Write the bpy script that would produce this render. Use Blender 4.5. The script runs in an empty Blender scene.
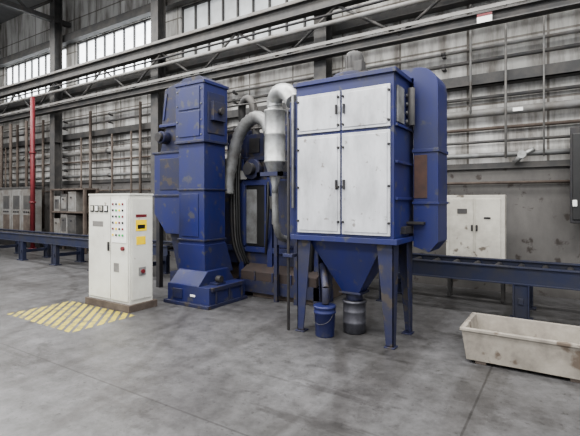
import bpy, bmesh, math, random
from mathutils import Vector, Matrix
random.seed(4)
# ---------------------------------------------------------------- materials
def mat(name, c1, c2=None, rough=0.5, metal=0.0, scale=3.0, lo=0.4, hi=0.7, stretch=(1,1,1), bump=0.0, spots=None, emit=0.0):
    m = bpy.data.materials.new(name); m.use_nodes = True
    nt = m.node_tree; N = nt.nodes; L = nt.links
    p = N['Principled BSDF']
    p.inputs['Roughness'].default_value = rough
    p.inputs['Metallic'].default_value = metal
    if c2 is None: c2 = tuple(v*0.75 for v in c1)
    tc = N.new('ShaderNodeTexCoord'); mp = N.new('ShaderNodeMapping')
    mp.inputs['Scale'].default_value = stretch
    L.new(tc.outputs['Object'], mp.inputs['Vector'])
    n = N.new('ShaderNodeTexNoise'); n.inputs['Scale'].default_value = scale
    n.inputs['Detail'].default_value = 8; n.inputs['Roughness'].default_value = 0.65
    L.new(mp.outputs[0], n.inputs['Vector'])
    r = N.new('ShaderNodeValToRGB')
    r.color_ramp.elements[0].position = lo; r.color_ramp.elements[1].position = hi
    r.color_ramp.elements[0].color = (*c1,1); r.color_ramp.elements[1].color = (*c2,1)
    L.new(n.outputs['Fac'], r.inputs['Fac'])
    out = r.outputs['Color']
    if spots:
        n2 = N.new('ShaderNodeTexNoise'); n2.inputs['Scale'].default_value = spots[1]; n2.inputs['Detail'].default_value = 10
        L.new(tc.outputs['Object'], n2.inputs['Vector'])
        r2 = N.new('ShaderNodeValToRGB'); r2.color_ramp.elements[0].position = spots[2]; r2.color_ramp.elements[1].position = spots[2]+0.06
        L.new(n2.outputs['Fac'], r2.inputs['Fac'])
        mx = N.new('ShaderNodeMixRGB'); mx.inputs['Color2'].default_value = (*spots[0],1)
        L.new(r2.outputs['Color'], mx.inputs['Fac']); L.new(out, mx.inputs['Color1']); out = mx.outputs[0]
    L.new(out, p.inputs['Base Color'])
    if bump:
        b = N.new('ShaderNodeBump'); b.inputs['Strength'].default_value = bump; b.inputs['Distance'].default_value = 0.02
        L.new(n.outputs['Fac'], b.inputs['Height']); L.new(b.outputs[0], p.inputs['Normal'])
    if emit:
        L.new(out, p.inputs['Emission Color']); p.inputs['Emission Strength'].default_value = emit
    return m

BLUE = mat('blue_paint', (0.014,0.020,0.108), (0.027,0.031,0.072), 0.45, 0, 2.2, 0.36, 0.68, stretch=(1,1,0.5), spots=((0.050,0.052,0.072),7,0.60))
BLUED = mat('blue_paint_dirty', (0.013,0.017,0.062), (0.03,0.03,0.042), 0.55, 0, 4, 0.35, 0.65, spots=((0.05,0.042,0.038),8,0.58))
CONVB = mat('conveyor_blue', (0.015,0.02,0.05), (0.03,0.03,0.035), 0.6, 0, 3)
DOOR = mat('galvanised_door', (0.53,0.54,0.565), (0.34,0.345,0.36), 0.38, 0.2, 2.2, 0.38, 0.66, stretch=(1.6,1,.6), spots=((0.24,0.23,0.22),11,0.65))
CREAM = mat('cream_enamel', (0.60,0.60,0.55), (0.47,0.46,0.42), 0.4, 0, 2, spots=((0.28,0.25,0.21),10,0.68))
SILV = mat('galvanised_duct', (0.42,0.43,0.43), (0.22,0.22,0.21), 0.42, 0.5, 5)
SILVD = mat('silver_dirty', (0.22,0.225,0.225), (0.11,0.105,0.10), 0.5, 0.4, 5)
DARK = mat('dark_metal', (0.025,0.025,0.03), (0.05,0.045,0.04), 0.6, 0.2, 5)
STEEL = mat('structural_steel', (0.055,0.055,0.056), (0.10,0.093,0.086), 0.6, 0.1, 3)
STEELL = mat('light_steel', (0.22,0.22,0.215), (0.13,0.115,0.10), 0.6, 0.1, 3)
RUST = mat('rust_steel', (0.085,0.048,0.038), (0.045,0.032,0.03), 0.75, 0.1, 6)
GRIT = mat('shot_covered_steel', (0.045,0.032,0.028), (0.03,0.026,0.026), 0.85, 0, 7)
BROWN = mat('brown_grime', (0.065,0.05,0.042), (0.115,0.095,0.08), 0.8, 0, 4)
RED = mat('red_paint', (0.15,0.022,0.028), (0.10,0.018,0.022), 0.5)
YEL = mat('yellow_label', (0.85,0.62,0.02), (0.75,0.52,0.02), 0.5)
BLACK = mat('black_plastic_and_opening_shade', (0.012,0.012,0.012), (0.02,0.02,0.02), 0.4)  # plastic parts, and the painted dark of the chamber openings
WHITE = mat('white_label', (0.75,0.75,0.73), (0.65,0.65,0.63), 0.5)
GREEN = mat('green_button', (0.02,0.35,0.08), None, 0.4)
TUB = mat('trough_grey', (0.32,0.295,0.255), (0.18,0.162,0.14), 0.8, 0, 3, 0.35, 0.62, bump=0.3, spots=((0.12,0.095,0.075),5,0.60))
GREYBOX = mat('grey_enclosure', (0.50,0.485,0.43), (0.33,0.31,0.275), 0.55, 0, 3, spots=((0.14,0.12,0.10),7,0.62))
DRUM = mat('drum_grey', (0.10,0.10,0.115), (0.04,0.04,0.05), 0.5, 0.3, 6)
WIN = mat('dirty_window_pane', (0.88,0.92,0.95), (0.55,0.58,0.60), 0.4, 0, 1.0, 0.38, 0.72, emit=4.0)
WIN2 = mat('dusty_window_pane', (0.45,0.47,0.48), (0.30,0.31,0.31), 0.4, 0, 1.5, 0.35, 0.7, emit=0.6)
CEIL = mat('roof_deck', (0.16,0.165,0.17), (0.24,0.24,0.24), 0.8, 0, 1)

def floor_mat():
    m = bpy.data.materials.new('concrete_floor'); m.use_nodes = True
    nt = m.node_tree; N = nt.nodes; L = nt.links; p = N['Principled BSDF']
    tc = N.new('ShaderNodeTexCoord')
    def noise(s, d=8, st=(1,1,1), rot=0, ro=.6):
        mp = N.new('ShaderNodeMapping'); mp.inputs['Scale'].default_value = st; mp.inputs['Rotation'].default_value=(0,0,rot)
        L.new(tc.outputs['Object'], mp.inputs['Vector'])
        n = N.new('ShaderNodeTexNoise'); n.inputs['Scale'].default_value = s; n.inputs['Detail'].default_value = d
        n.inputs['Roughness'].default_value = ro
        L.new(mp.outputs[0], n.inputs['Vector']); return n
    def ramp(n,p0,p1,c0,c1):
        r = N.new('ShaderNodeValToRGB'); r.color_ramp.elements[0].position=p0; r.color_ramp.elements[1].position=p1
        r.color_ramp.elements[0].color=(*c0,1); r.color_ramp.elements[1].color=(*c1,1); L.new(n.outputs['Fac'], r.inputs['Fac']); return r.outputs[0]
    def mul(a,b_):
        m_ = N.new('ShaderNodeMixRGB'); m_.blend_type='MULTIPLY'; m_.inputs['Fac'].default_value=1
        L.new(a,m_.inputs[1]); L.new(b_,m_.inputs[2]); return m_.outputs[0]
    n1 = noise(0.6, ro=.7); o = ramp(n1,.38,.62,(0.076,0.075,0.075),(0.112,0.112,0.115))
    n2 = noise(6,14,ro=.75); o = mul(o, ramp(n2,.38,.62,(.68,.675,.67),(1.14,1.14,1.15)))
    o = mul(o, ramp(noise(1.0,6,(0.25,1.6,1)),.50,.66,(1,1,1),(.78,.77,.765)))
    o = mul(o, ramp(noise(0.9,8,(1.6,0.10,1),rot=.5),.54,.59,(1,1,1),(.80,.79,.78)))
    o = mul(o, ramp(noise(1.9,12,ro=.75),.56,.62,(1,1,1),(.66,.65,.64)))
    o = mul(o, ramp(noise(22,6,ro=.7),.59,.66,(1,1,1),(.58,.57,.56)))
    o = mul(o, ramp(noise(1.3,12,(0.3,2.2,1),rot=-.35,ro=.7),.60,.63,(1,1,1),(.70,.69,.68)))
    for loc,sc in (((2.5,1.5,0),.16),((6.0,-1.0,0),.13)):
        mpw=N.new('ShaderNodeMapping'); mpw.inputs['Location'].default_value=loc; L.new(tc.outputs['Object'],mpw.inputs['Vector'])
        w=N.new('ShaderNodeTexWave'); w.wave_type='RINGS'; w.rings_direction='Z'; w.inputs['Scale'].default_value=sc; w.inputs['Distortion'].default_value=1.2; w.inputs['Detail'].default_value=1; w.inputs['Detail Scale'].default_value=.4
        L.new(mpw.outputs[0],w.inputs['Vector']); o=mul(o,ramp(w,.985,.998,(1,1,1),(.80,.79,.78)))
    br = N.new('ShaderNodeTexBrick'); br.offset = 0
    br.inputs['Scale'].default_value = 1.0; br.inputs['Brick Width'].default_value = 5.0; br.inputs['Row Height'].default_value = 5.0
    br.inputs['Mortar Size'].default_value = 0.010; br.inputs['Mortar Smooth'].default_value = 0.3
    br.inputs['Color1'].default_value = (1,1,1,1); br.inputs['Color2'].default_value = (0.97,0.97,0.97,1); br.inputs['Mortar'].default_value = (0.6,0.59,0.58,1)
    mp = N.new('ShaderNodeMapping'); mp.inputs['Location'].default_value = (1.6,3.0,0)
    L.new(tc.outputs['Object'], mp.inputs['Vector']); L.new(mp.outputs[0], br.inputs['Vector'])
    o = mul(o, br.outputs['Color'])
    L.new(o, p.inputs['Base Color'])
    rr = N.new('ShaderNodeMapRange'); rr.inputs['To Min'].default_value = 0.30; rr.inputs['To Max'].default_value = 0.55
    L.new(n1.outputs['Fac'], rr.inputs['Value']); L.new(rr.outputs[0], p.inputs['Roughness'])
    b = N.new('ShaderNodeBump'); b.inputs['Strength'].default_value = 0.15; b.inputs['Distance'].default_value = 0.01
    L.new(n2.outputs['Fac'], b.inputs['Height']); L.new(b.outputs[0], p.inputs['Normal'])
    return m

def wall_mat():
    m = bpy.data.materials.new('stained_cladding'); m.use_nodes = True
    nt = m.node_tree; N = nt.nodes; L = nt.links; p = N['Principled BSDF']; p.inputs['Roughness'].default_value = 0.7
    tc = N.new('ShaderNodeTexCoord')
    mp = N.new('ShaderNodeMapping'); mp.inputs['Scale'].default_value = (2.2,1,0.35)
    L.new(tc.outputs['Object'], mp.inputs['Vector'])
    n = N.new('ShaderNodeTexNoise'); n.inputs['Scale'].default_value = 1.3; n.inputs['Detail'].default_value = 9; n.inputs['Roughness'].default_value = 0.65
    L.new(mp.outputs[0], n.inputs['Vector'])
    r = N.new('ShaderNodeValToRGB')
    r.color_ramp.elements[0].position = 0.34; r.color_ramp.elements[0].color = (0.16,0.145,0.13,1)
    r.color_ramp.elements[1].position = 0.58; r.color_ramp.elements[1].color = (0.56,0.555,0.54,1)
    L.new(n.outputs['Fac'], r.inputs['Fac'])
    br = N.new('ShaderNodeTexBrick'); br.offset = 0; br.inputs['Scale'].default_value = 1
    br.inputs['Brick Width'].default_value = 1.25; br.inputs['Row Height'].default_value = 1.1; br.inputs['Mortar Size'].default_value = 0.02
    br.inputs['Color1'].default_value = (1,1,1,1); br.inputs['Color2'].default_value = (0.70,0.70,0.69,1); br.inputs['Mortar'].default_value = (0.33,0.31,0.29,1)
    cb = N.new('ShaderNodeSeparateXYZ'); cc = N.new('ShaderNodeCombineXYZ')
    L.new(tc.outputs['Object'], cb.inputs[0]); L.new(cb.outputs[0], cc.inputs[0]); L.new(cb.outputs[2], cc.inputs[1])
    L.new(cc.outputs[0], br.inputs['Vector'])
    mx = N.new('ShaderNodeMixRGB'); mx.blend_type = 'MULTIPLY'; mx.inputs['Fac'].default_value = 1
    L.new(r.outputs[0], mx.inputs[1]); L.new(br.outputs['Color'], mx.inputs[2]); L.new(mx.outputs[0], p.inputs['Base Color'])
    w = N.new('ShaderNodeTexWave'); w.inputs['Scale'].default_value = 2.5; w.bands_direction = 'X'
    L.new(tc.outputs['Object'], w.inputs['Vector'])
    b = N.new('ShaderNodeBump'); b.inputs['Strength'].default_value = 0.4; b.inputs['Distance'].default_value = 0.02
    L.new(w.outputs['Fac'], b.inputs['Height']); L.new(b.outputs[0], p.inputs['Normal'])
    return m
FLOOR = floor_mat(); CLAD = wall_mat()
LOWW = mat('lower_wall_grey', (0.08,0.076,0.074), (0.14,0.134,0.128), 0.75, 0, 1.4, 0.35, 0.7, stretch=(1,1,0.5), spots=((0.05,0.042,0.038),5,0.60))

def hatch_mat():
    m = bpy.data.materials.new('worn_hazard_paint'); m.use_nodes = True
    nt = m.node_tree; N = nt.nodes; L = nt.links; p = N['Principled BSDF']; p.inputs['Roughness'].default_value = 0.5
    tc = N.new('ShaderNodeTexCoord')
    n = N.new('ShaderNodeTexNoise'); n.inputs['Scale'].default_value = 6; n.inputs['Detail'].default_value = 12; n.inputs['Roughness'].default_value=.7
    L.new(tc.outputs['Object'], n.inputs['Vector'])
    r = N.new('ShaderNodeValToRGB'); r.color_ramp.elements[0].position = 0.47; r.color_ramp.elements[1].position = 0.62
    r.color_ramp.elements[0].color = (0.38,0.315,0.045,1); r.color_ramp.elements[1].color = (0.13,0.12,0.08,1)
    L.new(n.outputs['Fac'], r.inputs['Fac']); L.new(r.outputs[0], p.inputs['Base Color'])
    return m
HAZ = hatch_mat()

# ---------------------------------------------------------------- builder
class B:
    def __init__(s, name): s.name=name; s.bm=bmesh.new(); s.mats=[]
    def mi(s, m):
        if m not in s.mats: s.mats.append(m)
        return s.mats.index(m)
    def faces(s, vs, fs, m, smooth=False):
        bv=[s.bm.verts.new(v) for v in vs]; k=s.mi(m)
        for f in fs:
            try:
                F=s.bm.faces.new([bv[i] for i in f]); F.material_index=k; F.smooth=smooth
            except ValueError: pass
    def hexa(s, b, t, m):
        s.faces(list(b)+list(t), [(3,2,1,0),(4,5,6,7),(0,1,5,4),(1,2,6,5),(2,3,7,6),(3,0,4,7)], m)
    def box(s,x0,x1,y0,y1,z0,z1,m):
        s.hexa([(x0,y0,z0),(x1,y0,z0),(x1,y1,z0),(x0,y1,z0)],[(x0,y0,z1),(x1,y0,z1),(x1,y1,z1),(x0,y1,z1)],m)
    def frust(s,r0,z0,r1,z1,m):
        f=lambda r,z:[(r[0],r[2],z),(r[1],r[2],z),(r[1],r[3],z),(r[0],r[3],z)]
        s.hexa(f(r0,z0),f(r1,z1),m)
    def prism(s,pts,y0,y1,m):
        n=len(pts); vs=[(x,y0,z) for x,z in pts]+[(x,y1,z) for x,z in pts]
        s.faces(vs,[tuple(range(n)),tuple(range(2*n-1,n-1,-1))]+[(i,i+n,(i+1)%n+n,(i+1)%n) for i in range(n)],m)
    def prismx(s,pts,x0,x1,m):
        n=len(pts); vs=[(x0,y,z) for y,z in pts]+[(x1,y,z) for y,z in pts]
        s.faces(vs,[tuple(range(n-1,-1,-1)),tuple(range(n,2*n))]+[(i,(i+1)%n,(i+1)%n+n,i+n) for i in range(n)],m)
    def cyl(s,p0,p1,r0,m,r1=None,seg=20):
        s.tube([p0,p1],r0,m,seg,r_end=r1)
    def tube(s,path,r,m,seg=14,r_end=None,rib=0,smooth=True):
        P=[Vector(p) for p in path]
        if len(P)>2:
            Q=[];n=len(P)
            for i in range(n-1):
                a=P[max(i-1,0)];b=P[i];c=P[i+1];d=P[min(i+2,n-1)]
                for k in range(8):
                    t=k/8; Q.append(0.5*((2*b)+(c-a)*t+(2*a-5*b+4*c-d)*t*t+(-a+3*b-3*c+d)*t**3))
            Q.append(P[-1]); P=Q
        k=s.mi(m); rings=[]; up=None; n=len(P)
        for i,p in enumerate(P):
            d=(P[min(i+1,n-1)]-P[max(i-1,0)]).normalized()
            if up is None: up = Vector((0,0,1)) if abs(d.z)<0.9 else Vector((1,0,0))
            u=(up-d*up.dot(d)).normalized(); up=u; w=d.cross(u)
            rr=r if r_end is None else r+(r_end-r)*i/(n-1)
            if rib: rr*= 1+(rib if i%2 else -rib)
            rings.append([s.bm.verts.new(p+rr*(math.cos(2*math.pi*j/seg)*u+math.sin(2*math.pi*j/seg)*w)) for j in range(seg)])
        for a,b in zip(rings,rings[1:]):
            for j in range(seg):
                F=s.bm.faces.new([a[j],a[(j+1)%seg],b[(j+1)%seg],b[j]]); F.material_index=k; F.smooth=smooth
        for rg in (rings[0][::-1],rings[-1]):
            F=s.bm.faces.new(rg); F.material_index=k
    def lathe(s,c,prof,m,seg=32,closed=True):
        k=s.mi(m); rings=[]
        for r,z in prof:
            rings.append([s.bm.verts.new((c[0]+r*math.cos(2*math.pi*j/seg),c[1]+r*math.sin(2*math.pi*j/seg),c[2]+z)) for j in range(seg)])
        for a,b in zip(rings,rings[1:]):
            for j in range(seg):
                F=s.bm.faces.new([a[j],a[(j+1)%seg],b[(j+1)%seg],b[j]]); F.material_index=k; F.smooth=True
        for rg in (rings[0][::-1],rings[-1]):
            F=s.bm.faces.new(rg); F.material_index=k
    def done(s,bevel=0.0):
        bmesh.ops.recalc_face_normals(s.bm,faces=s.bm.faces)
        vs=[v.co for v in s.bm.verts]
        c=Vector([(min(v[i] for v in vs)+max(v[i] for v in vs))/2 for i in range(3)]); c.z=min(v.z for v in vs)
        bmesh.ops.translate(s.bm,verts=s.bm.verts,vec=-c)
        me=bpy.data.meshes.new(s.name); s.bm.to_mesh(me); s.bm.free()
        for m in s.mats: me.materials.append(m)
        o=bpy.data.objects.new(s.name,me); o.location=c; bpy.context.collection.objects.link(o)
        if bevel:
            b=o.modifiers.new('bevel','BEVEL'); b.width=bevel; b.segments=2; b.limit_method='ANGLE'; b.angle_limit=math.radians(50)
        return o

WY=8.3
# ---------------------------------------------------------------- shell
b=B('floor'); b.box(-26,8,-8,WY+0.3,-0.2,0,FLOOR); b.done()
b=B('wall_back')
b.box(-26,8,WY,WY+0.3,0,2.2,LOWW)
b.box(-26,8,WY,WY+0.3,2.2,5.3,CLAD)
b.box(-26,8,WY,WY+0.3,6.9,8.7,CLAD)
wins=[(-24.0,-19.5),(-18.9,-14.5),(-13.9,-9.5),(-8.9,-4.5)]
e=-26
for a,c in wins:
    b.box(e,a,WY,WY+0.3,5.3,6.9,CLAD); e=c
b.box(e,8,WY,WY+0.3,5.3,6.9,CLAD)
b.done()
for i,(a,c) in enumerate(wins):
    w=B('window_%d'%(i+1)); pm=WIN if i<3 else WIN2
    w.box(a,c,WY+0.12,WY+0.14,5.3,6.9,pm)
    nx=9
    for k in range(nx+1):
        x=a+(c-a)*k/nx; w.box(max(a,x-0.02),min(c,x+0.02),WY+0.06,WY+0.12,5.3,6.9,STEEL)
    for z in (5.3,6.08,6.86): w.box(a,c,WY+0.05,WY+0.12,z,z+0.04,STEEL)
    w.done()
b=B('wall_left'); b.box(-26.3,-26,-8,WY+0.3,0,8.7,CLAD); b.done()
b=B('ceiling')
b.box(-26.3,8,-8,WY+0.3,8.7,8.85,CEIL); b.done()
b=B('roof_truss')
for x in range(-24,8,5):
    X=x-0.2+0.0
    b.box(X-0.08,X+0.08,-8,WY-0.05,8.45,8.62,STEEL); b.box(X-0.08,X+0.08,-8,WY-0.05,7.45,7.6,STEEL)
    y=-7.5; up=True
    while y<WY-1.3:
        b.cyl((X,y,7.55 if up else 8.5),(X,y+1.2,8.5 if up else 7.55),0.045,STEEL,seg=6); y+=1.2; up=not up
for y in (7.0,5.0,3.0,1,-1,-3):
    b.box(-26,8,y-0.05,y+0.05,8.6,8.7,STEEL)
b.done()

# ---------------------------------------------------------------- steel columns
for X in (-24.2,-19.2,-14.2,-9.2,-4.2,0.8,5.8):
    c=B('steel_column')
    c.box(X-0.14,X+0.14,7.66,7.68,0,8.45,STEEL); c.box(X-0.14,X+0.14,7.91,7.93,0,8.45,STEEL)
    c.box(X-0.012,X+0.012,7.68,7.91,0,8.45,STEEL); c.box(X-0.2,X+0.2,7.64,7.95,0,0.03,STEEL)
    for z in (1.5,3.5): c.box(X-0.14,X+.14,7.68,7.91,z,z+.015,STEEL)
    c.done()
b=B('crane_runway_girder')
for z0,z1 in ((4.42,4.60),(5.35,5.62)):
    b.box(-26,7,7.42,7.62,z0,z0+0.02,STEEL); b.box(-26,7,7.42,7.62,z1-0.02,z1,STEEL); b.box(-26,7,7.51,7.53,z0,z1,STEEL)
x=-25; up=True
while x<6:
    b.cyl((x,7.52,4.55 if up else 5.38),(x+1.25,7.52,5.38 if up else 4.55),0.03,STEEL,seg=6); x+=1.25; up=not up
b.box(-26,7,7.47,7.57,5.62,5.70,STEELL)
b.box(-26,7,7.44,7.46,4.64,4.70,STEELL)
b.done()
b=B('overhead_service_pipe')
b.cyl((-26,7.33,4.98),(7,7.33,4.98),.045,STEELL,seg=10); b.cyl((-26,7.36,5.16),(7,7.36,5.16),.025,DARK,seg=8)
b.done()
b=B('upper_wall_girder')
b.box(-26,7,8.0,8.2,6.86,7.1,STEEL)
b.box(-26,7,8.06,8.28,5.12,5.28,STEEL)
b.done()
def pipe(z,y,r,m,x0=-25,x1=7,name='wall_pipe',clamps=True,valve=False):
    p=B(name); p.cyl((x0,y,z),(x1,y,z),r,m,seg=12)
    if clamps:
        x=x0+0.6
        while x<x1:
            p.box(x-0.03,x+0.03,y-0.02,WY,z-r-0.03,z-r,STEEL); p.cyl((x-0.04,y,z),(x+0.04,y,z),r*1.25,STEEL,seg=12); x+=2.5
    if valve:
        p.cyl((-0.62,y-.1,z-.02),(-0.62,y,z-.02),0.065,SILV); p.cyl((-0.62,y-.05,z-.04),(-0.44,y-.05,z+.07),0.035,SILV); p.cyl((-.74,y-.05,z-.16),(-.6,y-.05,z),.045,SILVD)
    p.done()
pipe(3.12,8.14,0.07,STEELL); pipe(2.38,8.18,0.045,SILVD,valve=True); pipe(4.05,8.18,0.035,STEEL)
pipe(2.85,8.2,0.03,BROWN); pipe(2.62,8.2,0.025,STEEL); pipe(4.8,8.2,0.035,STEEL)
pipe(3.40,8.2,.03,STEEL); pipe(1.9,8.22,.025,BROWN); pipe(4.28,8.2,.03,STEELL)
b=B('cable_tray')
b.box(-25,7,8.10,8.29,3.60,3.62,STEEL); b.box(-25,7,8.10,8.115,3.60,3.80,STEEL)
for i in range(3): b.cyl((-25,8.15+i*0.05,3.64),(7,8.15+i*0.05,3.64),0.02,DARK,seg=6)
b.done()
b=B('wall_girt')
b.box(-25.5,7,8.24,8.3,2.15,2.25,STEEL)
b.done()
b=B('wall_conduit')
for X,z0,z1,r in ((-0.85,2.3,5.0,0.02),(-0.3,2.3,5.1,0.015),(-1.4,3.1,5.0,0.02),(-3.4,1.2,4.4,0.02),(-7.4,1.,4.4,.03),(-8.2,.6,4.4,.02),(-10.2,.6,4.4,.04),(-10.6,.6,3.6,.03),(-11.5,.5,3.6,.03),(-12.6,.5,4.4,.045),(-13.1,.5,3.6,.03),(-15.4,.6,4.4,.045),(-16,.5,3.1,.04),(-17.2,.5,4.4,.045),(-18.1,.5,3.6,.03)):
    b.cyl((X,8.0,z0),(X,8.0,z1),r,STEELL if r<.03 else BROWN,seg=8)
b.done()
b=B('safety_sign'); b.box(-1.2,-0.98,7.40,7.415,4.42,4.56,WHITE); b.box(-1.2,-0.98,7.395,7.40,4.52,4.56,RED); b.done()
b=B('pipe_marker'); b.box(-0.75,-.6,8.05,8.065,3.08,3.14,WHITE); b.done()
b=B('switch_box'); b.box(0.05,0.5,7.75,8.05,1.25,2.7,DARK); b.box(.08,.45,7.73,7.75,1.3,2.6,BLACK); b.box(.08,.14,7.71,7.73,1.5,1.6,WHITE); b.box(.1,.45,8.05,8.29,1.4,1.5,STEEL); b.box(.1,.45,8.05,8.29,2.4,2.5,STEEL); b.done(0.01)

b=B('red_downpipe'); b.cyl((-14.5,7.2,0.0),(-14.5,7.2,4.93),0.07,RED); b.cyl((-14.5,7.2,0),(-14.5,7.2,.05),.12,RED)
for z in (1.5,3.1): b.cyl((-14.5,7.2,z),(-14.5,7.2,z+.05),.10,RED)
b.done()
def rack(X0,X1,name='control_gear_rack'):
    r=B(name)
    for x in (X0,X1): 
        r.box(x-.04,x+.04,7.4,7.48,0,1.95,BROWN); r.box(x-.04,x+.04,7.8,7.88,0,1.95,BROWN)
    for z in (.5,1.2,1.9): r.box(X0,X1,7.4,7.88,z,z+.05,BROWN)
    r.box(X0,X1,7.84,7.88,.5,1.9,BROWN)
    x=X0+.1
    while x<X1-.45:
        w=random.uniform(.35,.5); 
        for z in (.55,1.25):
            h=random.uniform(.45,.62); mm=random.choice([STEELL,BROWN,STEEL,STEELL])
            r.box(x,x+w-.05,7.45,7.8,z,z+h,mm); r.box(x+.05,x+w-.10,7.44,7.45,z+.08,z+h-.1,random.choice([STEEL,STEELL]))
            r.cyl((x+w*.4,7.42,z+h*.7),(x+w*.4,7.44,z+h*.7),.03,DARK,seg=8)
        x+=w
    r.done(.005)
rack(-13.8,-12.0)
b=B('switchgear_cabinet')
b.box(-19.0,-14.75,7.35,7.62,.25,2.0,STEELL); b.box(-19.05,-14.7,7.33,7.63,1.98,2.05,STEEL); b.box(-18.95,-14.8,7.4,7.6,0,.25,DARK)
x=-18.95
while x<-15.2:
    b.box(x,x+.66,7.325,7.35,.32,1.92,STEELL); b.box(x+.12,x+.54,7.31,7.325,1.3,1.75,STEEL)
    b.box(x+.12,x+.54,7.31,7.325,.5,1.1,GREYBOX if random.random()<.3 else BROWN)
    for k in range(3): b.cyl((x+.18+k*.14,7.29,1.2),(x+.18+k*.14,7.325,1.2),.03,DARK,seg=8)
    x+=.70
for X in (-18.4,-17.3,-16.6,-15.5): b.cyl((X,7.5,2.05),(X,7.5,4.3),.05,BROWN,seg=10)
b.done(.006)
b=B('fuse_panel')
for X in (-11.3,-10.65,-9.9):
    b.box(X,X+.4,8.08,8.29,1.1,1.8,STEELL); b.box(X+.05,X+.35,8.07,8.08,1.15,1.75,GREYBOX); b.cyl((X+.2,8.2,0),(X+.2,8.2,1.1),.03,STEEL,seg=8)
b.done(.01)

# ---------------------------------------------------------------- conveyors
def conveyor(x0,x1,y0,y1,zt,zb,legs):
    c=B('roller_conveyor')
    for y in (y0,y1-.1):
        c.box(x0,x1,y,y+.1,zt-.02,zt,CONVB); c.box(x0,x1,y,y+.1,zb,zb+.02,CONVB); c.box(x0,x1,y+.025,y+.04,zb,zt,CONVB)
    n=int((x1-x0)/.3)
    for i in range(n):
        x=x0+.15+i*.3; c.cyl((x,y0+.1,zt-.08),(x,y1-.1,zt-.08),.045,DARK,seg=10)
    for x in legs:
        for y in (y0,y1-.1):
            c.box(x-.10,x-.08,y,y+.1,.02,zb,CONVB); c.box(x+.08,x+.10,y,y+.1,.02,zb,CONVB); c.box(x-.08,x+.08,y+.02,y+.04,.02,zb,CONVB)
            c.box(x-.14,x+.14,y-.03,y+.13,0,.02,CONVB)
        c.box(x-.03,x+.03,y0,y1,.2,.28,CONVB)
    c.done(.003)
conveyor(-3.1,4.6,6.5,7.3,.70,.46,(-2.4,-.51,1.4,3.3))
conveyor(-17.5,-6.55,5.75,6.5,.70,.5,(-17,-15.4,-13.8,-12.2,-10.6,-9,-7.4))

b=B('electrical_enclosure')
b.box(-1.68,-.80,7.42,7.60,.62,1.68,GREYBOX); b.box(-1.62,-1.26,7.405,7.42,.68,1.62,GREYBOX); b.box(-1.22,-.86,7.405,7.42,.68,1.62,GREYBOX)
b.box(-1.29,-1.26,7.39,7.405,1.1,1.2,DARK); b.box(-1.22,-1.19,7.39,7.405,1.1,1.2,DARK); b.box(-1.50,-1.35,7.395,7.405,1.38,1.46,STEEL); b.box(-1.1,-1.0,7.395,7.405,1.3,1.33,DARK)
for x in (-1.66,-.86): 
    for y in (7.43,7.54): b.box(x,x+.05,y,y+.05,0,.62,STEEL)
b.done(.008)

# ---------------------------------------------------------------- dust collector
b=B('dust_collector')
X0,X1,Y0,Y1=-2.78,-1.55,4.47,5.17
b.box(X0,X1,Y0,Y1,1.18,3.0,BLUE)
b.box(X0-.03,X1+.03,Y0-.03,Y1+.03,2.97,3.02,BLUE)
b.box(X0-.05,X1+.05,Y0-.05,Y1+.05,1.12,1.18,BLUE)
xm=(X0+X1)/2
for a,c in ((X0+.035,xm-.012),(xm+.012,X1-.035)):
    for z0,z1 in ((1.21,2.36),(2.395,2.85)):
        b.box(a,c,Y0-.025,Y0,z0,z1,DOOR)
        b.box(a+.03,c-.03,Y0-.033,Y0-.025,z0+.03,z1-.03,DOOR)
for z in (1.35,1.75,2.2,2.46,2.78):
    for x in (X0+.045,X1-.045,xm-.03,xm+.03):
        b.cyl((x,Y0-.05,z),(x,Y0-.02,z),.014,DARK,seg=8)
for x in (xm-.06,xm+.035):
    for z in (1.72,2.58):
        b.box(x,x+.022,Y0-.06,Y0-.03,z,z+.11,DARK)
for z in (1.6,2.0,2.4): b.box(X1,X1+.03,Y0+.03,Y1-.05,z,z+.03,BLUE)
b.box(X1,X1+.02,Y0+.08,Y0+.3,2.45,2.85,SILVD)
for z in (2.5,2.6,2.7,2.8): b.cyl((X1,Y0+.42,z),(X1+.08,Y0+.42,z),.025,SILVD,seg=10)
b.cyl((X1+.06,Y0+.42,2.45),(X1+.06,Y0+.42,2.88),.04,STEEL)
def leg(xc,yc,sx,sy):
    wt,wb=.19,.085
    b.hexa([(xc-(wb if sx>0 else 0),yc,.02),(xc+(0 if sx>0 else wb),yc,.02),(xc+(0 if sx>0 else wb),yc+.015,.02),(xc-(wb if sx>0 else 0),yc+.015,.02)],
           [(xc-(wt if sx>0 else 0),yc,1.12),(xc+(0 if sx>0 else wt),yc,1.12),(xc+(0 if sx>0 else wt),yc+.015,1.12),(xc-(wt if sx>0 else 0),yc+.015,1.12)],BLUED)
    x0,x1=(xc-.015,xc) if sx>0 else (xc,xc+.015)
    yb0,yb1=(yc,yc+wb) if sy<0 else (yc-wb,yc+.015)
    yt0,yt1=(yc,yc+wt) if sy<0 else (yc-wt,yc+.015)
    b.hexa([(x0,yb0,.02),(x1,yb0,.02),(x1,yb1,.02),(x0,yb1,.02)],[(x0,yt0,1.12),(x1,yt0,1.12),(x1,yt1,1.12),(x0,yt1,1.12)],BLUED)
    b.box(xc-(.10 if sx>0 else .02),xc+(.02 if sx>0 else .10),(yc-.02 if sy<0 else yc-.10),(yc+.10 if sy<0 else yc+.03),0,.015,BLUED)
leg(X0+.01,Y0+.01,-1,-1); leg(X1-.01,Y0+.01,1,-1); leg(X0+.01,Y1-.02,-1,1); leg(X1-.01,Y1-.02,1,1)
cx,cy=-2.165,4.82
b.frust((cx-.11,cx+.11,cy-.11,cy+.11),.50,(X0+.14,X1-.14,Y0+.06,Y1-.06),1.12,BLUE)
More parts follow.
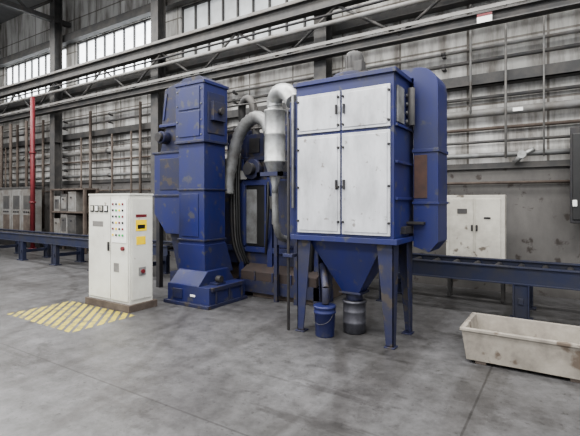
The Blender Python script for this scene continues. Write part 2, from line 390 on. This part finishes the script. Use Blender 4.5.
b.box(cx-.14,cx+.14,cy-.14,cy+.14,.48,.505,BLUED)
b.cyl((cx,cy,.395),(cx,cy,.49),.10,BLUED)
b.cyl((-2.55,4.72,.80),(-2.40,4.52,.55),.045,BLUED); b.cyl((-2.40,4.52,.56),(-2.40,4.52,.37),.045,BLUED)
b.box(X0-.13,X0-.02,Y0+.06,Y0+.30,1.14,2.82,BLUE)
b.box(X0-.15,X0,Y0+.04,Y0+.32,2.0,2.04,BLUE)
b.cyl((X0-.10,Y0-.02,0.0),(X0-.10,Y0-.02,2.6),.018,DARK,seg=8)
b.cyl((X0-.06,Y0+.02,1.5),(X0-.06,Y0+.02,2.9),.018,SILVD,seg=8)
b.box(X0-.16,X0-.02,Y0-.06,Y0+.05,.9,.94,BLUED)
b.cyl((cx,cy,3.02),(cx,cy,3.10),.26,BLUED); b.cyl((cx,cy,3.10),(cx,cy,3.16),.17,STEEL)
b.lathe((cx,cy,3.16),[(.105,0),(.105,.18),(.09,.22),(.05,.24),(.001,.245)],STEEL)
for k in range(12):
    a=k*math.pi/6; b.box(cx+.108*math.cos(a)-.006,cx+.108*math.cos(a)+.006,cy+.108*math.sin(a)-.006,cy+.108*math.sin(a)+.006,3.17,3.33,STEEL)
b.box(cx+.08,cx+.18,cy-.2,cy-.08,3.1,3.22,STEEL)
r=.24; xr=-1.22; zt=3.14
prof=[(-1.85,3.02),(-1.85,zt)]+[(xr-r+r*math.sin(a),zt-r+r*math.cos(a)) for a in [i*math.pi/16 for i in range(9)]]+[(xr,1.12),(xr-.10,1.0),(-1.50,1.06),(-1.50,3.02)]
b.prism(prof,5.0,5.44,BLUE)
b.box(-1.515,xr+.015,4.985,5.455,2.15,2.19,BLUE); b.box(-1.515,xr+.015,4.985,5.455,1.55,1.58,BLUE)
b.box(-1.49,-1.34,4.992,5.0,1.62,2.12,RUST)
b.box(-1.56,-1.36,4.90,5.0,1.32,1.35,DARK); b.box(-1.57,-1.5,4.7,5.0,1.22,1.30,DARK)
b.box(-2.94,-2.80,4.74,4.98,2.72,3.04,SILV)
b.done(.006)

b=B('steel_drum')
b.lathe((cx,cy,0),[(.12,0),(.135,.01),(.135,.12),(.142,.13),(.135,.14),(.135,.25),(.142,.26),(.135,.27),(.135,.36),(.145,.365),(.145,.39),(.12,.39)],DRUM); b.done()
b=B('paint_bucket')
b.lathe((-2.40,4.50,0),[(.105,0),(.11,.01),(.122,.27),(.132,.275),(.132,.29),(.126,.30),(.126,.33),(.134,.335),(.134,.36),(.11,.36)],BLUE)
b.tube([(-2.53,4.5,.3),(-2.50,4.40,.2),(-2.40,4.365,.16),(-2.30,4.40,.2),(-2.27,4.5,.3)],.003,STEEL,6); b.done()

# cyclone + ducts
b=B('cyclone_separator')
cc=(-3.645,5.265,0)
b.lathe(cc,[(.05,1.70),(.05,1.82),(.15,2.15),(.165,2.16),(.165,2.18),(.155,2.19),(.155,2.55),(.16,2.56),(.16,2.58),(.155,2.59),(.155,2.9),(.165,2.91),(.165,2.93),(.11,2.95),(.11,3.0)],SILV)
b.tube([(-3.645,5.265,2.98),(-3.64,5.25,3.08),(-3.5,5.16,3.16),(-3.25,5.0,3.09),(-3.08,4.90,2.92)],.115,SILV,18,rib=.02)
b.tube([(-4.82,5.56,1.7),(-4.80,5.56,1.95),(-4.66,5.54,2.42),(-4.44,5.47,2.75),(-4.14,5.42,2.90),(-3.88,5.35,2.80),(-3.76,5.3,2.62)],.10,SILVD,16,rib=.06)
b.tube([(-3.645,5.265,1.72),(-3.645,5.27,1.5),(-3.645,5.30,1.2),(-3.645,5.40,1.05),(-3.645,5.56,1.0)],.05,SILVD)
b.box(-3.86,-3.80,5.22,5.6,1.95,2.01,BLUED); b.box(-3.49,-3.43,5.22,5.6,1.95,2.01,BLUED); b.box(-3.86,-3.43,5.10,5.16,1.95,2.01,BLUED)
b.box(-3.86,-3.80,5.10,5.22,1.95,2.01,BLUED); b.box(-3.49,-3.43,5.10,5.22,1.95,2.01,BLUED)
b.box(-3.86,-3.80,5.54,5.6,0,2.01,BLUED); b.box(-3.49,-3.43,5.54,5.6,0,2.01,BLUED)
b.box(-3.80,-3.49,5.55,5.59,.9,1.9,BLUED)
b.done()

# ---------------------------------------------------------------- bucket elevator
b=B('bucket_elevator')
ex0,ex1,ey0,ey1=-5.31,-4.73,4.9,5.39
b.box(ex0+.02,ex1,ey0,ey1,.42,2.5,BLUE)
b.box(ex0-.02,ex1+.02,ey0-.03,ey1+.03,2.52,3.45,BLUE)
b.box(ex0-.03,ex1+.04,ey0-.05,ey1+.05,3.42,3.47,BLUE)
b.prism([(ex0-.02,3.47),(ex1+.02,3.47),(ex1-.12,3.56),(ex0+.10,3.56)],ey0+.02,ey1-.02,BLUED)
b.box(ex0-.03,ex1+.04,ey0-.05,ey1+.05,2.50,2.54,BLUED)
for z in (.95,1.75): b.box(ex0,ex1+.02,ey0-.02,ey1+.02,z,z+.03,BLUED)
b.box(ex0+.06,ex1-.06,ey0-.045,ey0-.03,2.6,3.0,BLUE); b.box(ex0+.06,ex1-.06,ey0-.045,ey0-.03,3.03,3.38,BLUE)
b.box(ex1+.02,ex1+.035,ey0+.05,ey1-.05,2.65,3.3,BLUED)
for z in (2.62,2.85,3.1,3.33):
    for x in (ex0+.02,ex1-.03): b.cyl((x,ey0-.045,z),(x,ey0-.03,z),.012,SILVD,seg=8)
b.box(ex0+.10,ex1-.12,ey0-.012,ey0,1.02,1.70,BLUE)
b.box(ex1+.02,ex1+.10,5.0,5.3,2.85,3.15,BLUED); b.cyl((ex1+.10,5.15,3.0),(ex1+.16,5.15,3.0),.05,DARK)
b.prismx([(ey0,.42),(ey0-.02,.9),(ey0,.9),(ey1,.9),(ey1+.18,.42)],ex0+.02,ex1+.02,BLUE)
b.box(-5.28,-4.40,4.66,5.50,.02,.30,BLUE)
b.prismx([(4.66,.30),(4.86,.50),(5.35,.50),(5.48,.30)],-5.24,-4.62,BLUE)
b.box(-5.31,-4.36,4.60,5.52,0,.05,BLUED)
b.box(-4.40,-4.37,4.7,5.45,.24,.30,BLUED)
for y in (4.8,5.1,5.4): b.box(-4.40,-4.375,y-.015,y+.015,.05,.24,BLUED)
b.box(-4.78,-4.68,4.648,4.66,.14,.175,WHITE)
b.box(-5.15,-4.95,4.64,4.66,.09,.24,BLUED)
b.cyl((-4.55,5.0,.38),(-4.46,5.0,.38),.055,DARK)
b.box(-4.66,-4.46,4.9,5.10,.30,.33,BLUED)
b.done(.006)

# ---------------------------------------------------------------- abrasive hopper tower left of elevator
b=B('abrasive_hopper')
lx0,lx1,ly0,ly1=-6.30,-5.42,5.35,6.0
b.prism([(-6.22,2.95),(-5.45,2.95),(-5.42,3.58),(-5.70,3.70),(-6.14,3.60)],ly0,ly1,BLUED)
for (xa,za,xb,zb_) in ((-6.18,3.05,-6.1,3.52),(-5.6,3.0,-5.6,3.6)): b.hexa([(xa,ly0-.02,za),(xa+.04,ly0-.02,za),(xa+.04,ly0,za),(xa,ly0,za)],[(xb,ly0-.02,zb_),(xb+.04,ly0-.02,zb_),(xb+.04,ly0,zb_),(xb,ly0,zb_)],BLUE)
b.box(-6.26,-5.42,ly0-.03,ly1+.03,2.92,2.97,BLUE)
b.prism([(-6.30,2.45),(-5.44,2.45),(-5.46,2.92),(-6.12,2.92)],ly0+.02,ly1,BLUED)
b.prism([(-6.36,1.35),(-6.05,1.0),(-5.44,1.0),(-5.44,2.45),(-6.36,2.45)],ly0-.05,ly1,BLUE)
b.box(-6.40,-5.42,ly0-.07,ly1+.02,2.43,2.47,BLUED); b.box(-6.40,-5.42,ly0-.07,ly1+.02,1.66,1.70,BLUED)
b.box(-6.2,-5.6,ly0-.065,ly0-.05,1.78,2.34,BLUED)
b.prism([(-5.85,.30),(-5.55,.30),(-5.44,1.0),(-6.05,1.0)],ly0+.05,ly1-.1,BLUED)
b.box(-6.0,-5.44,ly0,ly1,.02,.32,BLUED)
for x in (-6.34,-5.53):
    for y in (ly0-.03,ly1-.1): b.box(x,x+.09,y,y+.09,0,1.38,DARK)
b.cyl((-6.1,ly0-.14,2.72),(-6.1,ly0+.05,2.72),.11,BLUED); b.cyl((-6.1,ly0-.2,2.72),(-6.1,ly0-.14,2.72),.08,DARK)
b.done(.006)

# ---------------------------------------------------------------- shot blasting chamber
b=B('shot_blasting_chamber')
cx0,cx1,fy=-5.38,-3.18,5.85
b.box(cx0,cx1,fy,7.4,.50,2.30,BLUED)
b.box(cx0,cx1+.05,fy-.05,7.45,2.27,2.33,BLUED)
for x in (cx0+.05,-4.72,-4.12,cx1-.05): b.box(x-.05,x+.05,fy-.06,fy,.05,2.3,BLUE)
for z in (.72,1.85): b.box(cx0,cx1,fy-.05,fy,z,z+.09,BLUE)
b.box(-4.66,-4.18,fy-.02,fy,.82,1.85,BLACK); b.box(-4.62,-4.40,fy-.04,fy-.02,.86,1.78,SILVD)  # black slab paints the shade inside the door opening
b.box(-4.66,-4.62,fy-.07,fy,.82,1.85,BLUE); b.box(-4.22,-4.18,fy-.07,fy,.82,1.85,BLUE)
b.box(-4.05,-3.27,fy-.02,fy,.82,1.83,BLUE); b.box(-3.98,-3.6,fy-.04,fy-.02,.95,1.7,BLUED)
b.box(-4.05,-3.27,fy-.02,fy,1.95,2.25,DARK)
b.box(cx1,cx1+.03,6.2,7.3,.7,1.6,BLACK)  # black slab paints the dark conveyor opening on the solid end
b.box(cx0,cx1,6.0,7.3,0,.5,BROWN)
b.frust((-4.9,-3.5,6.1,7.1),2.33,(-4.55,-3.8,6.3,6.9),2.65,BLUED)
b.box(-4.55,-3.8,6.3,6.9,2.65,3.15,BLUE); b.box(-4.6,-3.75,6.25,6.95,3.12,3.17,BLUED)
b.box(-5.3,-4.95,6.1,6.8,2.33,2.9,BLUED)
b.tube([(-4.2,6.6,3.17),(-4.2,6.6,3.35),(-4.0,6.5,3.5),(-3.6,6.3,3.5),(-3.3,6.2,3.35),(-3.25,6.2,3.0),(-3.3,6.3,2.33)],.09,SILVD,14,rib=.03)
b.tube([(-5.0,6.2,2.9),(-4.95,6.1,3.3),(-4.75,6.05,3.4),(-4.62,6.05,3.1),(-4.62,6.1,2.33)],.07,STEEL,12)
for x,z,rr in ((-4.45,2.12,.17),(-3.72,2.12,.17),(-3.42,1.35,.14)):
    b.cyl((x,5.72,z),(x,5.92,z),rr,BLUED); b.cyl((x,5.62,z),(x,5.72,z),rr*.6,DARK)
b.box(-4.62,-3.4,5.83,5.95,2.33,2.72,BLUED)
for k in range(4): b.box(-4.55+k*.3,-4.35+k*.3,5.80,5.83,2.4,2.65,[DARK,STEEL,BLUE,BROWN][k])
for x in (-5.3,-4.6,-3.9,-3.2): b.cyl((x,6.0,2.3),(x,6.0,3.3),.018,STEEL,seg=8)
for z in (2.85,3.3): b.cyl((-5.3,6.0,z),(-3.2,6.0,z),.018,STEEL,seg=8)
for k,(xa,za,zb_) in enumerate(((-4.05,2.6,1.2),(-3.98,2.5,1.5),(-4.72,2.6,1.9),(-3.55,2.7,1.9))): b.cyl((xa,5.78,za),(xa,5.78,zb_),.014,[STEELL,SILVD,BLACK,STEELL][k],seg=8)
b.box(-4.12,-3.96,5.74,5.80,1.45,1.66,STEEL); b.box(-3.92,-3.88,5.74,5.82,1.0,1.2,RED); b.box(-4.70,-4.56,5.74,5.79,1.95,2.1,STEELL)
for dx,m,r in ((0,DARK,.03),(.07,STEEL,.022),(.12,BLACK,.03),(.17,BLACK,.02)):
    b.tube([(-4.90+dx,5.8,2.6-dx),(-4.88+dx,5.72,2.2),(-4.86+dx,5.70,1.5),(-4.84+dx,5.72,.9),(-4.75+dx,5.82,.5)],r,m,8)
b.tube([(-3.3,5.8,2.5),(-3.25,5.75,1.9),(-3.28,5.75,1.1),(-3.35,5.8,.4)],.035,BLACK,8)
b.tube([(-4.15,5.8,1.9),(-4.1,5.72,1.5),(-4.12,5.72,1.1),(-4.2,5.8,.7)],.022,BLACK,8)
b.hexa([(-4.6,5.64,.28),(-3.15,5.64,.28),(-3.15,6.0,.40),(-4.6,6.0,.40)],[(-4.6,5.64,.42),(-3.15,5.64,.42),(-3.15,6.0,.60),(-4.6,6.0,.60)],GRIT)
for x in (-4.3,-3.95,-3.6,-3.3): b.box(x-.015,x+.015,5.62,5.64,.28,.43,BLUED)
b.box(-4.7,-3.1,5.63,5.70,.08,.28,BLUED); b.box(-4.7,-4.6,5.63,6.1,.0,.28,BLUED); b.box(-3.2,-3.1,5.63,6.1,.0,.28,BLUED)
b.box(-4.4,-3.2,5.70,6.0,.0,.12,BROWN)
b.done(.005)

# ---------------------------------------------------------------- control cabinet
b=B('control_cabinet')
kx0,kx1,ky0,ky1=-6.22,-5.24,3.93,4.33
b.box(kx0-.03,kx1+.05,ky0-.05,ky1+.05,0,.10,BROWN)
b.box(kx0,kx1,ky0,ky1,.10,1.68,CREAM)
b.box(kx0-.01,kx1+.01,ky0-.01,ky1+.01,1.67,1.695,CREAM)
km=kx0+.56
b.box(kx0+.02,km-.008,ky0-.018,ky0,.14,1.65,CREAM); b.box(km+.008,kx1-.02,ky0-.018,ky0,.14,1.65,CREAM)
for i in range(4):
    x=kx0+.07+i*.115; b.box(x,x+.085,ky0-.03,ky0-.018,1.42,1.52,BLACK); b.box(x+.01,x+.075,ky0-.033,ky0-.03,1.44,1.51,WHITE if i%2 else GREYBOX)
b.box(kx0+.12,kx0+.38,ky0-.02,ky0-.018,1.20,1.28,STEELL)
b.box(km-.05,km-.025,ky0-.04,ky0-.018,.85,.98,DARK)
b.box(km+.035,kx1-.05,ky0-.024,ky0-.018,.98,1.60,WHITE)
for r_ in range(6):
    for c_ in range(4):
        x=km+.07+c_*.075; z=1.54-r_*.09
        mm=random.choice([BLACK,BLACK,RED,GREEN,YEL,DARK]); b.cyl((x,ky0-.035,z),(x,ky0-.022,z),.017,mm,seg=10)
b.cyl((kx1-.12,ky0-.05,.9),(kx1-.12,ky0-.018,.9),.03,RED,seg=14)
b.box(km+.08,km+.2,ky0-.021,ky0-.018,.55,.68,STEELL)
b.box(kx1,kx1+.015,ky0+.03,ky1-.03,.16,1.62,CREAM)
b.box(kx1+.015,kx1+.019,ky0+.09,ky0+.28,1.15,1.31,YEL); b.box(kx1+.019,kx1+.02,ky0+.12,ky0+.25,1.18,1.24,BLACK)
b.box(kx1+.015,kx1+.019,ky0+.09,ky0+.28,1.35,1.39,RED)
b.box(kx1+.015,kx1+.019,ky0+.10,ky0+.26,.95,1.07,YEL)
b.box(kx1+.015,kx1+.025,ky0+.14,ky0+.26,.50,.62,STEELL); b.cyl((kx1+.02,ky0+.2,.56),(kx1+.05,ky0+.2,.56),.03,RED,seg=12)
b.done(.006)

b=B('floor_hazard_marking')
hx0,hx1,hy0,hy1=-6.60,-5.02,2.93,3.86
def clipstripe(c,w):
    poly=[(hx0,hy0),(hx1,hy0),(hx1,hy1),(hx0,hy1)]
    def clip(poly,f):
        out=[]
        for i in range(len(poly)):
            p,q=poly[i],poly[(i+1)%len(poly)]; fp,fq=f(p),f(q)
            if fp>=0: out.append(p)
            if fp*fq<0:
                t=fp/(fp-fq); out.append((p[0]+(q[0]-p[0])*t,p[1]+(q[1]-p[1])*t))
        return out
    poly=clip(poly,lambda p:(p[0]-hx0)+(p[1]-hy0)-c); 
    if len(poly)>2: poly=clip(poly,lambda p:c+w-(p[0]-hx0)-(p[1]-hy0))
    return poly
c=0
while c<2.6:
    p=clipstripe(c,.10)
    if len(p)>2: b.faces([(x,y,.0015) for x,y in p],[tuple(range(len(p)))],HAZ)
    c+=.16
b.done()

# ---------------------------------------------------------------- trough
b=B('feeding_trough')
tx0,tx1,ty0,ty1=-.87,1.6,4.47,5.14
o0=(tx0+.04,tx1-.04,ty0+.04,ty1-.04); o1=(tx0,tx1,ty0,ty1)
i0=(tx0+.09,tx1-.09,ty0+.09,ty1-.09); i1=(tx0+.035,tx1-.035,ty0+.035,ty1-.035)
f=lambda r,z:[(r[0],r[2],z),(r[1],r[2],z),(r[1],r[3],z),(r[0],r[3],z)]
V=f(o0,.03)+f(o1,.35)+f(i1,.35)+f(i0,.09)
b.faces(V,[(3,2,1,0)]+[(i,(i+1)%4,(i+1)%4+4,i+4) for i in range(4)]+[(i+4,(i+1)%4+4,(i+1)%4+8,i+8) for i in range(4)]+[(i+8,(i+1)%4+8,(i+1)%4+12,i+12) for i in range(4)]+[(12,13,14,15)],TUB)
b.box(tx0-.012,tx1+.012,ty0-.012,ty0,.32,.35,TUB); b.box(tx0-.012,tx0,ty0,ty1,.32,.35,TUB)
for x in (tx0+.12,tx0+.9,tx0+1.6,tx1-.2):
    for y in (ty0+.05,ty1-.15): b.box(x,x+.1,y,y+.1,0,.05,BROWN)
b.done(.012)

# ---------------------------------------------------------------- lights
def area(n,loc,sx,sy,e,rot=(0,0,0),col=(1,.985,.96)):
    l=bpy.data.lights.new(n,'AREA'); l.shape='RECTANGLE'; l.size=sx; l.size_y=sy; l.energy=e; l.color=col
    o=bpy.data.objects.new(n,l); o.location=loc; o.rotation_euler=rot; bpy.context.collection.objects.link(o)
area('skylight_area_light',(-6,1.5,7.3),20,1.5,1850)  # area lights added under the closed roof, standing in for skylights
area('skylight_area_light',(-8,5.6,7.3),24,1.2,1300)
area('skylight_area_light',(-6,-3.5,7.3),20,2.0,1850)
w=bpy.data.worlds.new('daylight'); bpy.context.scene.world=w; w.use_nodes=True
w.node_tree.nodes['Background'].inputs[0].default_value=(.95,.97,1,1); w.node_tree.nodes['Background'].inputs[1].default_value=1.5
try: bpy.context.scene.view_settings.look='AgX - Medium High Contrast'
except Exception: pass

cam=bpy.data.cameras.new('camera'); co=bpy.data.objects.new('camera',cam); bpy.context.collection.objects.link(co)
co.location=(0,0,1.6); co.rotation_euler=(math.radians(90),0,math.radians(32.7))
cam.sensor_width=36; cam.lens=26.7; cam.shift_y=-18/580
bpy.context.scene.camera=co
